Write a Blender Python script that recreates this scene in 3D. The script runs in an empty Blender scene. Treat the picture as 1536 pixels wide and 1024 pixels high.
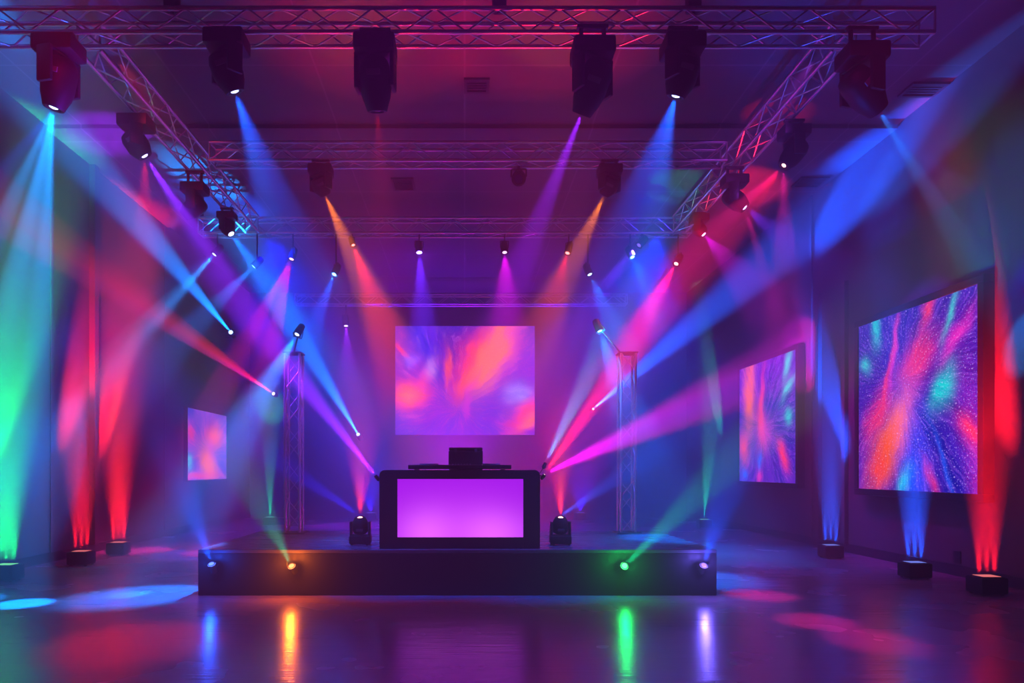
import bpy, bmesh, math, random
from mathutils import Vector, Matrix
R = math.radians
random.seed(7)
SC = bpy.context.scene
COL = SC.collection

# ------------------------------------------------------------------ camera
FPX, VPX, VPY, CAMZ = 1024.0, 697.0, 704.0, 1.40
cam_data = bpy.data.cameras.new('camera')
cam = bpy.data.objects.new('camera', cam_data); COL.objects.link(cam)
cam.location = (0, 0, CAMZ); cam.rotation_euler = (R(90), 0, 0)
cam_data.sensor_width = 36.0; cam_data.lens = 24.0
cam_data.shift_x = (768 - VPX) / 1536; cam_data.shift_y = (VPY - 512) / 1536
cam_data.clip_start = 0.05
SC.camera = cam

def at(px, py, d):
    return Vector(((px - VPX) * d / FPX, d, CAMZ + (VPY - py) * d / FPX))

# ------------------------------------------------------------------ view / cycles
SC.view_settings.view_transform = 'Standard'
SC.view_settings.look = 'None'
SC.view_settings.gamma = 1.0
SC.view_settings.use_curve_mapping = False
SC.view_settings.exposure = 0.04
cy = SC.cycles
cy.use_denoising = True
try:
    cy.denoiser = 'OPENIMAGEDENOISE'
    cy.denoising_input_passes = 'RGB_ALBEDO_NORMAL'
    cy.denoising_prefilter = 'ACCURATE'
except Exception:
    pass
cy.use_adaptive_sampling = False
cy.use_light_tree = True
cy.max_bounces = 5; cy.diffuse_bounces = 3; cy.glossy_bounces = 3
cy.transmission_bounces = 2; cy.volume_bounces = 0; cy.transparent_max_bounces = 4
cy.sample_clamp_indirect = 4.0
cy.caustics_reflective = False; cy.caustics_refractive = False

# ------------------------------------------------------------------ haze in the whole room
SIG = 0.055
world = bpy.data.worlds.new('world'); SC.world = world; world.use_nodes = True
wt = world.node_tree; wt.nodes.clear()
wo = wt.nodes.new('ShaderNodeOutputWorld')
bg = wt.nodes.new('ShaderNodeBackground'); bg.inputs[0].default_value = (0, 0, 0, 1); bg.inputs[1].default_value = 0
vs = wt.nodes.new('ShaderNodeVolumeScatter'); vs.inputs['Color'].default_value = (.92, .92, .92, 1)
vs.inputs['Density'].default_value = SIG
vs.inputs['Anisotropy'].default_value = 0.0
wt.links.new(bg.outputs[0], wo.inputs['Surface']); wt.links.new(vs.outputs[0], wo.inputs['Volume'])

# ------------------------------------------------------------------ materials
MATS = {}
def mat(name, col, rough=.5, metal=0., spec=.5):
    m = bpy.data.materials.new(name); m.use_nodes = True
    b = m.node_tree.nodes['Principled BSDF']
    b.inputs['Base Color'].default_value = (*col, 1); b.inputs['Roughness'].default_value = rough
    b.inputs['Metallic'].default_value = metal
    b.inputs['Specular IOR Level'].default_value = spec
    MATS[name] = m
    return m
def noise_rough(m, scale, lo, hi, bump=0., stretch=(1, 1, 1), col_a=None, col_b=None, detail=4):
    nt = m.node_tree; b = nt.nodes['Principled BSDF']
    tc = nt.nodes.new('ShaderNodeTexCoord'); mp = nt.nodes.new('ShaderNodeMapping')
    mp.inputs['Scale'].default_value = stretch
    n = nt.nodes.new('ShaderNodeTexNoise'); n.inputs['Scale'].default_value = scale; n.inputs['Detail'].default_value = detail
    nt.links.new(tc.outputs['Object'], mp.inputs[0]); nt.links.new(mp.outputs[0], n.inputs['Vector'])
    r = nt.nodes.new('ShaderNodeMapRange'); r.inputs[1].default_value = .3; r.inputs[2].default_value = .7
    r.inputs[3].default_value = lo; r.inputs[4].default_value = hi
    nt.links.new(n.outputs[0], r.inputs[0]); nt.links.new(r.outputs[0], b.inputs['Roughness'])
    if bump:
        bu = nt.nodes.new('ShaderNodeBump'); bu.inputs['Strength'].default_value = bump; bu.inputs['Distance'].default_value = .02
        nt.links.new(n.outputs[0], bu.inputs['Height']); nt.links.new(bu.outputs[0], b.inputs['Normal'])
    if col_a:
        mx = nt.nodes.new('ShaderNodeMix'); mx.data_type = 'RGBA'
        mx.inputs['A'].default_value = (*col_a, 1); mx.inputs['B'].default_value = (*col_b, 1)
        nt.links.new(n.outputs[0], mx.inputs['Factor']); nt.links.new(mx.outputs['Result'], b.inputs['Base Color'])
    return m
M_black = noise_rough(mat('black_plastic', (.010, .010, .012), .5, 0, .3), 40, .45, .6)
M_blackm = noise_rough(mat('black_painted_metal', (.02, .02, .024), .4, .3), 30, .32, .5)
M_grey = mat('grey_plastic_trim', (.12, .12, .15), .4)
M_alu = noise_rough(mat('brushed_aluminium', (.66, .65, .68), .35, .95), 25, .28, .42)
M_wall = noise_rough(mat('painted_wall', (.10, .09, .10), .85, 0, .2), 6, .8, .9, .05, col_a=(.10, .088, .093), col_b=(.135, .118, .125))
M_trim = noise_rough(mat('painted_trim', (.13, .11, .12), .7, 0, .3), 8, .6, .75)
M_base = mat('dark_baseboard', (.02, .018, .022), .5)
M_stage = noise_rough(mat('stage_skirt_cloth', (.02, .02, .022), .6, 0, .3), 20, .5, .7, .03)
M_deck = noise_rough(mat('stage_deck_laminate', (.10, .10, .11), .3), 5, .22, .36, .02, (.4, 3, 1))
M_outlet = mat('dark_outlet_plastic', (.01, .01, .012), .4)
M_vent = mat('vent_metal', (.02, .02, .022), .6)

# ceiling: large panels with thin joints
M_ceil = mat('ceiling_panels', (.10, .09, .10), .85, 0, .2)
def _ceil(m):
    nt = m.node_tree; b = nt.nodes['Principled BSDF']
    tc = nt.nodes.new('ShaderNodeTexCoord'); sp = nt.nodes.new('ShaderNodeSeparateXYZ')
    nt.links.new(tc.outputs['Object'], sp.inputs[0])
    outs = []
    for ax, off in ((0, 0.0), (1, 8.75)):
        a = nt.nodes.new('ShaderNodeMath'); a.operation = 'SUBTRACT'; a.inputs[1].default_value = off - .96
        nt.links.new(sp.outputs[ax], a.inputs[0])
        f = nt.nodes.new('ShaderNodeMath'); f.operation = 'MODULO'; f.inputs[1].default_value = 1.92
        ad = nt.nodes.new('ShaderNodeMath'); ad.operation = 'ADD'; ad.inputs[1].default_value = 192.0
        nt.links.new(a.outputs[0], ad.inputs[0]); nt.links.new(ad.outputs[0], f.inputs[0])
        s = nt.nodes.new('ShaderNodeMath'); s.operation = 'SUBTRACT'; s.inputs[1].default_value = .96
        nt.links.new(f.outputs[0], s.inputs[0])
        ab = nt.nodes.new('ShaderNodeMath'); ab.operation = 'ABSOLUTE'; nt.links.new(s.outputs[0], ab.inputs[0])
        lt = nt.nodes.new('ShaderNodeMath'); lt.operation = 'LESS_THAN'; lt.inputs[1].default_value = .012
        nt.links.new(ab.outputs[0], lt.inputs[0]); outs.append(lt)
    mx = nt.nodes.new('ShaderNodeMath'); mx.operation = 'MAXIMUM'
    nt.links.new(outs[0].outputs[0], mx.inputs[0]); nt.links.new(outs[1].outputs[0], mx.inputs[1])
    c = nt.nodes.new('ShaderNodeMix'); c.data_type = 'RGBA'
    c.inputs['A'].default_value = (.16, .15, .16, 1); c.inputs['B'].default_value = (.3, .28, .3, 1)
    nt.links.new(mx.outputs[0], c.inputs['Factor']); nt.links.new(c.outputs['Result'], b.inputs['Base Color'])
_ceil(M_ceil)

# polished floor, horizontal grain
M_floor = mat('polished_floor', (.07, .065, .07), .22, 0, .5); M_floor.node_tree.nodes['Principled BSDF'].inputs['IOR'].default_value = 2.8
def _floor(m):
    nt = m.node_tree; b = nt.nodes['Principled BSDF']
    tc = nt.nodes.new('ShaderNodeTexCoord')
    def noise(scale, stretch, detail):
        mp = nt.nodes.new('ShaderNodeMapping'); mp.inputs['Scale'].default_value = stretch
        n = nt.nodes.new('ShaderNodeTexNoise'); n.inputs['Scale'].default_value = scale; n.inputs['Detail'].default_value = detail
        nt.links.new(tc.outputs['Object'], mp.inputs[0]); nt.links.new(mp.outputs[0], n.inputs['Vector'])
        return n
    n1 = noise(1.0, (1.2, 7, 1), 6); n2 = noise(3.0, (.5, 9, 1), 4); n3 = noise(.8, (1, 1, 1), 3)
    r = nt.nodes.new('ShaderNodeMapRange'); r.inputs[1].default_value = .3; r.inputs[2].default_value = .7
    r.inputs[3].default_value = .20; r.inputs[4].default_value = .30
    nt.links.new(n3.outputs[0], r.inputs[0]); nt.links.new(r.outputs[0], b.inputs['Roughness'])
    ad = nt.nodes.new('ShaderNodeMath'); ad.operation = 'ADD'
    nt.links.new(n1.outputs[0], ad.inputs[0]); nt.links.new(n2.outputs[0], ad.inputs[1])
    bu = nt.nodes.new('ShaderNodeBump'); bu.inputs['Strength'].default_value = .18; bu.inputs['Distance'].default_value = .02
    nt.links.new(ad.outputs[0], bu.inputs['Height']); nt.links.new(bu.outputs[0], b.inputs['Normal'])
    mx = nt.nodes.new('ShaderNodeMix'); mx.data_type = 'RGBA'
    mx.inputs['A'].default_value = (.24, .15, .19, 1); mx.inputs['B'].default_value = (.36, .22, .28, 1)
    nt.links.new(n2.outputs[0], mx.inputs['Factor']); nt.links.new(mx.outputs['Result'], b.inputs['Base Color'])
_floor(M_floor)

LENS = {}
def lens_mat(col, strength):
    key = (tuple(round(c, 3) for c in col), strength)
    if key in LENS: return LENS[key]
    m = bpy.data.materials.new('lit_lens'); m.use_nodes = True
    nt = m.node_tree; nt.nodes.clear()
    o = nt.nodes.new('ShaderNodeOutputMaterial'); e = nt.nodes.new('ShaderNodeEmission')
    e.inputs[0].default_value = (*col, 1); e.inputs[1].default_value = strength
    nt.links.new(e.outputs[0], o.inputs[0])
    try: m.cycles.emission_sampling = 'NONE'
    except Exception: pass
    LENS[key] = m
    return m
M_glass = mat('dark_lens_glass', (.01, .01, .015), .08, 0, .8)

def screen_mat(name, base_a, base_b, centre, blobs, strength, streak=5.0, sparkle=.5, aspect=1.0):
    """a display picture: streaks running out of a centre, and coloured clouds (u, v, su, sv, angle, colour, weight)"""
    m = bpy.data.materials.new(name); m.use_nodes = True
    nt = m.node_tree; nt.nodes.clear(); L = nt.links.new
    def math_(op, a, b=None, clamp=False):
        n = nt.nodes.new('ShaderNodeMath'); n.operation = op; n.use_clamp = clamp
        for i, v in enumerate((a, b)):
            if v is None: continue
            if isinstance(v, (int, float)): n.inputs[i].default_value = v
            else: L(v, n.inputs[i])
        return n.outputs[0]
    def vmath(op, a, b):
        n = nt.nodes.new('ShaderNodeVectorMath'); n.operation = op
        L(a, n.inputs[0])
        if isinstance(b, tuple): n.inputs[1].default_value = b
        else: L(b, n.inputs[1])
        return n
    uv = nt.nodes.new('ShaderNodeTexCoord').outputs['UV']
    uvs = vmath('MULTIPLY', uv, (aspect, 1, 1)).outputs[0]
    # warp
    wn = nt.nodes.new('ShaderNodeTexNoise'); wn.inputs['Scale'].default_value = 3.5; wn.inputs['Detail'].default_value = 5
    L(uvs, wn.inputs['Vector'])
    w0 = vmath('SUBTRACT', wn.outputs['Color'], (.5, .5, .5)).outputs[0]
    w1 = vmath('MULTIPLY', w0, (.16, .16, 0)).outputs[0]
    p = vmath('ADD', uvs, w1).outputs[0]
    c = vmath('SUBTRACT', p, (centre[0] * aspect, centre[1], 0)).outputs[0]
    s = nt.nodes.new('ShaderNodeSeparateXYZ'); L(c, s.inputs[0])
    ang = math_('ARCTAN2', s.outputs[1], s.outputs[0])
    ln = nt.nodes.new('ShaderNodeVectorMath'); ln.operation = 'LENGTH'; L(c, ln.inputs[0])
    cs = math_('COSINE', ang); sn = math_('SINE', ang)
    cb = nt.nodes.new('ShaderNodeCombineXYZ')
    L(math_('MULTIPLY', cs, streak), cb.inputs[0]); L(math_('MULTIPLY', sn, streak), cb.inputs[1])
    L(math_('MULTIPLY', ln.outputs['Value'], 2.2), cb.inputs[2])
    def noise(v, scale, detail=5, rough=.6):
        n = nt.nodes.new('ShaderNodeTexNoise'); n.inputs['Scale'].default_value = scale
        n.inputs['Detail'].default_value = detail; n.inputs['Roughness'].default_value = rough
        L(v, n.inputs['Vector']); return n.outputs[0]
    rays = noise(cb.outputs[0], 1.0)
    fine = noise(cb.outputs[0], 4.0)
    grain = noise(uvs, 95, 3)
    def mr(v, a, b, lo=0., hi=1.):
        n = nt.nodes.new('ShaderNodeMapRange'); L(v, n.inputs[0])
        n.inputs[1].default_value = a; n.inputs[2].default_value = b; n.inputs[3].default_value = lo; n.inputs[4].default_value = hi
        return n.outputs[0]
    def mix(f, a, b):
        n = nt.nodes.new('ShaderNodeMix'); n.data_type = 'RGBA'
        L(f, n.inputs['Factor'])
        for v, k in ((a, 'A'), (b, 'B')):
            if isinstance(v, tuple): n.inputs[k].default_value = (*v, 1)
            else: L(v, n.inputs[k])
        return n.outputs['Result']
    col = mix(mr(rays, .38, .64), base_a, base_b)
    col = mix(mr(fine, .52, .75, 0, .45), col, (.35, .10, .9))
    mod = math_('MULTIPLY', mr(rays, .3, .65, .75, 1.15), mr(fine, .3, .7, .7, 1.2))
    for (u, v, su, sv, a, bc, wgt) in blobs:
        d = vmath('SUBTRACT', p, (u * aspect, v, 0)).outputs[0]
        ro = nt.nodes.new('ShaderNodeVectorRotate'); ro.rotation_type = 'Z_AXIS'; ro.inputs['Angle'].default_value = -R(a)
        L(d, ro.inputs['Vector'])
        q = vmath('MULTIPLY', ro.outputs[0], (1 / su, 1 / sv, 0)).outputs[0]
        dp = nt.nodes.new('ShaderNodeVectorMath'); dp.operation = 'DOT_PRODUCT'; L(q, dp.inputs[0]); L(q, dp.inputs[1])
        e = math_('EXPONENT', math_('MULTIPLY', dp.outputs['Value'], -1.0))
        f = math_('MULTIPLY', math_('MULTIPLY', e, mod), wgt, True)
        col = mix(f, col, bc)
    sp = math_('MULTIPLY', mr(grain, .60, .74), sparkle, True)
    col = mix(sp, col, (.7, .5, 1.0))
    em = nt.nodes.new('ShaderNodeEmission'); L(col, em.inputs[0])
    L(mr(grain, .3, .7, strength * .8, strength * 1.15), em.inputs[1])
    o = nt.nodes.new('ShaderNodeOutputMaterial'); L(em.outputs[0], o.inputs[0])
    return m

# ------------------------------------------------------------------ mesh helpers
class MB:
    def __init__(s): s.bm = bmesh.new()
    def box(s, c, d, bev=0., basis=None):
        r = bmesh.ops.create_cube(s.bm, size=1.0)
        vs = r['verts']
        bmesh.ops.scale(s.bm, vec=d, verts=vs)
        if bev:
            es = list({e for v in vs for e in v.link_edges})
            rb = bmesh.ops.bevel(s.bm, geom=es, offset=bev, segments=2, affect='EDGES', profile=.5)
            vs = list({v for f in rb['faces'] for v in f.verts} | {v for v in vs if v.is_valid})
        if basis is not None: bmesh.ops.transform(s.bm, matrix=basis.to_4x4(), verts=vs)
        bmesh.ops.translate(s.bm, vec=c, verts=vs)
        return s
    def tube(s, a, b, r, n=10, r2=None):
        a = Vector(a); b = Vector(b); d = b - a
        rc = bmesh.ops.create_cone(s.bm, cap_ends=True, segments=n, radius1=r, radius2=r if r2 is None else r2, depth=d.length)
        q = Vector((0, 0, 1)).rotation_difference(d.normalized())
        bmesh.ops.transform(s.bm, matrix=Matrix.Translation((a + b) / 2) @ q.to_matrix().to_4x4(), verts=rc['verts'])
        return s
    def lathe(s, prof, origin, axis, n=24):
        """prof: (t along axis, radius)"""
        q = Vector((0, 0, 1)).rotation_difference(Vector(axis).normalized()).to_matrix()
        rings = []
        for t, r in prof:
            if r < 1e-5: rings.append([s.bm.verts.new(Vector(origin) + q @ Vector((0, 0, t)))])
            else: rings.append([s.bm.verts.new(Vector(origin) + q @ Vector((r * math.cos(2 * math.pi * k / n), r * math.sin(2 * math.pi * k / n), t))) for k in range(n)])
        for A, B in zip(rings, rings[1:]):
            for k in range(n):
                k2 = (k + 1) % n
                if len(A) == 1 and len(B) == 1: continue
                if len(A) == 1: s.bm.faces.new((A[0], B[k2], B[k]))
                elif len(B) == 1: s.bm.faces.new((A[k], A[k2], B[0]))
                else: s.bm.faces.new((A[k], A[k2], B[k2], B[k]))
        return s
    def prism(s, pts, y0, y1):
        """polygon in xz extruded along y"""
        a = [s.bm.verts.new((x, y0, z)) for x, z in pts]; b = [s.bm.verts.new((x, y1, z)) for x, z in pts]
        s.bm.faces.new(a); s.bm.faces.new(b[::-1])
        for k in range(len(pts)):
            k2 = (k + 1) % len(pts); s.bm.faces.new((a[k2], a[k], b[k], b[k2]))
        return s
    def build(s, name, m, parent=None, smooth=False):
        bmesh.ops.recalc_face_normals(s.bm, faces=s.bm.faces)
        me = bpy.data.meshes.new(name); s.bm.to_mesh(me); s.bm.free()
        if smooth:
            for p in me.polygons: p.use_smooth = True
            try: me.set_sharp_from_angle(angle=R(35))
            except Exception: pass
        me.materials.append(m)
        o = bpy.data.objects.new(name, me); COL.objects.link(o)
        if parent is not None: o.parent = parent
        return o

def thing(name, label, cat, loc, group=None):
    o = bpy.data.objects.new(name, None); COL.objects.link(o)
    o.location = loc; o['label'] = label; o['category'] = cat
    o.empty_display_size = .1
    if group: o['group'] = group
    return o
def struct(o, label=None, cat=None):
    o['kind'] = 'structure'
    o['label'] = label; o['category'] = cat
    return o

# ------------------------------------------------------------------ light helpers
KP = 0.52
def spot(parent, src, dst, col, width, B, blend=.7, radius=.02, absolute=None):
    """a spotlight from src to dst; width = beam width (m) at dst; B = wanted haze brightness half way"""
    src = Vector(src); dst = Vector(dst); d = dst - src; r = d.length
    th = 2 * math.atan(width / 2 / r)
    l = bpy.data.lights.new('beam', 'SPOT')
    l.color = col; l.spot_size = min(R(170), th * 1.25); l.spot_blend = blend; l.shadow_soft_size = radius
    mid = (src + dst) / 2
    att = math.exp(SIG * ((mid - cam.location).length + .5 * r))
    I = B * 4 * math.pi * (.5 * r) / (SIG * th) * att
    l.energy = KP * 4 * math.pi * I if absolute is None else absolute
    o = bpy.data.objects.new('beam', l); COL.objects.link(o)
    o.rotation_euler = d.to_track_quat('-Z', 'Y').to_euler()
    if parent is not None:
        o.parent = parent; o.location = src - parent.location
    else: o.location = src
    return o
def halo(parent, p, col, E, radius=.02):
    l = bpy.data.lights.new('glow', 'POINT'); l.color = col; l.energy = E; l.shadow_soft_size = radius
    o = bpy.data.objects.new('glow', l); COL.objects.link(o)
    if parent is not None: o.parent = parent; o.location = Vector(p) - parent.location
    else: o.location = p
    return o

# colours (light)
CYAN = (0.0, .27, 1.0); BLUE = (0.0, .078, 1.0); DEEP = (.012, .012, 1.0); VIOLET = (.16, .02, 1.0); PURPLE = (.30, .012, 1.0)
MAG = (.85, .0, 1.0); PINK = (1.0, .008, .30); RED = (1.0, .006, .02); ORANGE = (1.0, .20, .0); GREEN = (0.0, .9, .16); TEAL = (0, .70, .36)
def white(c, k=.55): return tuple(a + (1 - a) * k for a in c)

# ------------------------------------------------------------------ room shell
XL, XR, YB, YF, ZC = -6.3, 6.5, 20.0, -3.0, 6.58
struct(MB().box(((XL + XR) / 2, (YB + YF) / 2, -.1), (XR - XL + .6, YB - YF + .6, .2)).build('floor', M_floor), 'dark polished hall floor reflecting the coloured lights', 'floor')
struct(MB().box(((XL + XR) / 2, (YB + YF) / 2, ZC + .1), (XR - XL + .6, YB - YF + .6, .2)).build('ceiling', M_ceil), 'dark panelled ceiling above the trusses', 'ceiling')
struct(MB().box((XL - .1, (YB + YF) / 2, ZC / 2), (.2, YB - YF, ZC)).build('wall_left', M_wall), 'left wall lit by green and red uplights', 'wall')
struct(MB().box((XR + .1, (YB + YF) / 2, ZC / 2), (.2, YB - YF, ZC)).build('wall_right', M_wall), 'right wall carrying two framed screens', 'wall')
struct(MB().box(((XL + XR) / 2, YB + .1, ZC / 2), (XR - XL + .4, .2, ZC)).build('wall_back', M_wall), 'back wall behind the stage', 'wall')
struct(MB().box(((XL + XR) / 2, YF - .1, ZC / 2), (XR - XL + .4, .2, ZC)).build('wall_front', M_wall), 'wall at the near end of the hall', 'wall')
struct(MB().box((XL + .012, (YB + YF) / 2, .07), (.024, YB - YF, .14)).build('baseboard_left', M_base), 'dark baseboard along the left wall', 'baseboard')
struct(MB().box((XR - .012, (YB + YF) / 2, .07), (.024, YB - YF, .14)).build('baseboard_right', M_base), 'dark baseboard along the right wall', 'baseboard')
# wall pilasters / joints
def trim(n, x, d0, d1, t, z1, label):
    s = 1 if x < 0 else -1
    struct(MB().box((x + s * t / 2, (d0 + d1) / 2, .14 + (z1 - .14) / 2), (t, d1 - d0, z1 - .14), .004).build('trim_%d' % n, M_trim), label, 'trim')
trim(1, XL, 10.37, 10.42, .014, ZC, 'thin vertical wall trim beside the green uplight')
trim(2, XL, 11.45, 11.58, .10, ZC, 'vertical wall trim between the two red uplights')
trim(3, XR, 11.56, 11.68, .07, 4.6, 'vertical trim at the near edge of the blue wall strip')
trim(4, XR, 12.42, 12.52, .07, 4.6, 'vertical trim at the far edge of the blue wall strip')
trim(5, XL, 14.3, 14.36, .014, ZC, 'thin vertical wall trim before the left wall screen')
trim(6, XR, 12.75, 12.80, .03, ZC, 'thin vertical wall joint beyond the blue wall strip')
# ceiling soffit
struct(MB().box((0.1, 12.35, ZC - .03), (XR - XL - .01, 4.2, .06)).build('trim_7', M_ceil), 'shallow dropped ceiling panel above the second and third trusses', 'trim')

# ------------------------------------------------------------------ ceiling vents
def vent(px, py, w, dp, label):
    z = ZC - .005 if True else 0
    d = (ZC - CAMZ) * FPX / (VPY - py)
    if 10.25 < d < 14.45: z -= .06
    x = (px - VPX) * d / FPX
    t = thing('ceiling_vent', label, 'vent', (x, d, z), 'vents in the ceiling')
    MB().box((0, -dp / 2 + .02, -.01), (w, .04, .03)).box((0, dp / 2 - .02, -.01), (w, .04, .03)).box((-w / 2 + .02, 0, -.01), (.04, dp - .08, .03)).box((w / 2 - .02, 0, -.01), (.04, dp - .08, .03)).build('frame', M_vent, t)
    g = MB(); n = int((dp - .08) / .06)
    for k in range(n): g.box((0, -dp / 2 + .07 + k * .06, -.008), (w - .08, .03, .012))
    g.build('grille', M_vent, t)
vent(715, 127, .34, .34, 'dark square ceiling vent near the middle between first and second trusses')
vent(605, 270, .40, .5, 'dark ceiling vent left of centre beyond the second truss')
vent(1385, 133, .5, .34, 'dark ceiling vent near the right wall beside the rightmost moving head')
vent(1215, 267, .5, .4, 'dark ceiling vent by the red beam near the right wall')

# ------------------------------------------------------------------ trusses
TZ = 5.86          # underside of the bottom chords
def truss(p0, p1, w, h, label, seg=.32, cr=.024, br=.010):
    """box truss from p0 to p1 (centre line of its underside)"""
    p0 = Vector(p0); p1 = Vector(p1); d = (p1 - p0); L = d.length; u = d.normalized(); s = Vector((0, 0, 1)).cross(u)
    t = thing('lighting_truss', label, 'truss', (p0 + p1) / 2, 'box trusses of the lighting rig')
    o = -(p0 + p1) / 2
    c = {}
    for i in (-1, 1):
        for j in (0, 1):
            off = s * (i * (w / 2 - cr)) + Vector((0, 0, cr + j * (h - 2 * cr)))
            c[i, j] = off
            MB().tube(p0 + off + o, p1 + off + o, cr, 12).build('chord', M_alu, t, True)
    n = max(2, int(round(L / seg))); g = MB()
    for (a, b) in (((-1, 0), (-1, 1)), ((1, 0), (1, 1)), ((-1, 0), (1, 0)), ((-1, 1), (1, 1))):
        for k in range(n):
            q0 = p0 + u * (L * k / n) + o; q1 = p0 + u * (L * (k + 1) / n) + o
            A, B = (a, b) if k % 2 == 0 else (b, a)
            g.tube(q0 + c[A], q1 + c[B], br, 6)
    g.build('lattice', M_alu, t)
    for q in (p0, p1):
        e = MB()
        for (a, b) in (((-1, 0), (-1, 1)), ((1, 0), (1, 1)), ((-1, 0), (1, 0)), ((-1, 1), (1, 1))):
            e.tube(q + o + c[a], q + o + c[b], br * 1.3, 8)
        e.build('end_frame', M_alu, t)
    return t
T1, T2, T3, T4 = 7.12, 10.02, 13.05, 18.6
truss((-5.75, T1, TZ), (4.82, T1, TZ), .29, .29, 'nearest cross truss carrying the six big moving heads')
truss((-3.70, T2, TZ), (3.80, T2, TZ), .29, .31, 'second cross truss with two yellow-beam moving heads')
truss((-5.05, T3, TZ), (4.30, T3, TZ), .29, .33, 'third cross truss with the row of small coloured spotlights')
truss((-4.60, T4, TZ), (4.40, T4, TZ), .29, .31, 'furthest cross truss near the back wall')
truss((-4.02, T1 + .175, TZ), (-4.02, T3 - .175, TZ), .29, .34, 'long left side truss edged in red light')
truss((4.06, T1 + .175, TZ), (4.06, T3 - .175, TZ), .29, .34, 'long right side truss edged in violet light')

def tower(x, d, label):
    z0, z1, w = .51, 3.04, .24
    t = thing('truss_tower', label, 'truss tower', (x, d, z0), 'truss towers on the stage')
    h = z1 - z0 - .02; q = w / 2 - .02
    for i in (-1, 1):
        for j in (-1, 1): MB().tube((i * q, j * q, .012), (i * q, j * q, h), .017, 10).build('chord', M_alu, t, True)
    g = MB(); n = 10
    for (a, b) in (((-q, -q), (q, -q)), ((q, -q), (q, q)), ((q, q), (-q, q)), ((-q, q), (-q, -q))):
        for k in range(n):
            A, B = (a, b) if k % 2 == 0 else (b, a)
            g.tube((*A, .02 + (h - .02) * k / n), (*B, .02 + (h - .02) * (k + 1) / n), .007, 6)
    g.build('lattice', M_alu, t)
    MB().box((0, 0, .008), (w + .1, w + .1, .016), .004).build('base_plate', M_blackm, t)
    MB().box((0, 0, h + .01), (w + .02, w + .02, .02), .004).build('top_plate', M_blackm, t)
    return t
tower(-2.40, 9.6, 'slim truss tower on the stage, left of the booth')
tower(2.28, 9.6, 'slim truss tower on the stage, right of the booth')

def hoist(px, d, label):
    x = (px - VPX) * d / FPX
    t = thing('chain_hoist', label, 'hoist', (x, d, TZ + .31), 'chain hoists above the front truss')
    MB().box((0, 0, .10), (.15, .13, .20), .03).build('motor_body', M_black, t, True)
    MB().tube((0, 0, .19), (0, 0, ZC - TZ - .31), .012, 8).build('chain', M_blackm, t)
    MB().tube((0, 0, .01), (0, -.0, -.02), .02, 8).build('hook', M_blackm, t)
hoist(749, T1, 'black chain hoist above the middle of the nearest truss')
hoist(258, T1, 'black chain hoist above the nearest truss, between the two left moving heads')
hoist(1040, T1, 'black chain hoist above the nearest truss near its right corner')

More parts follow.
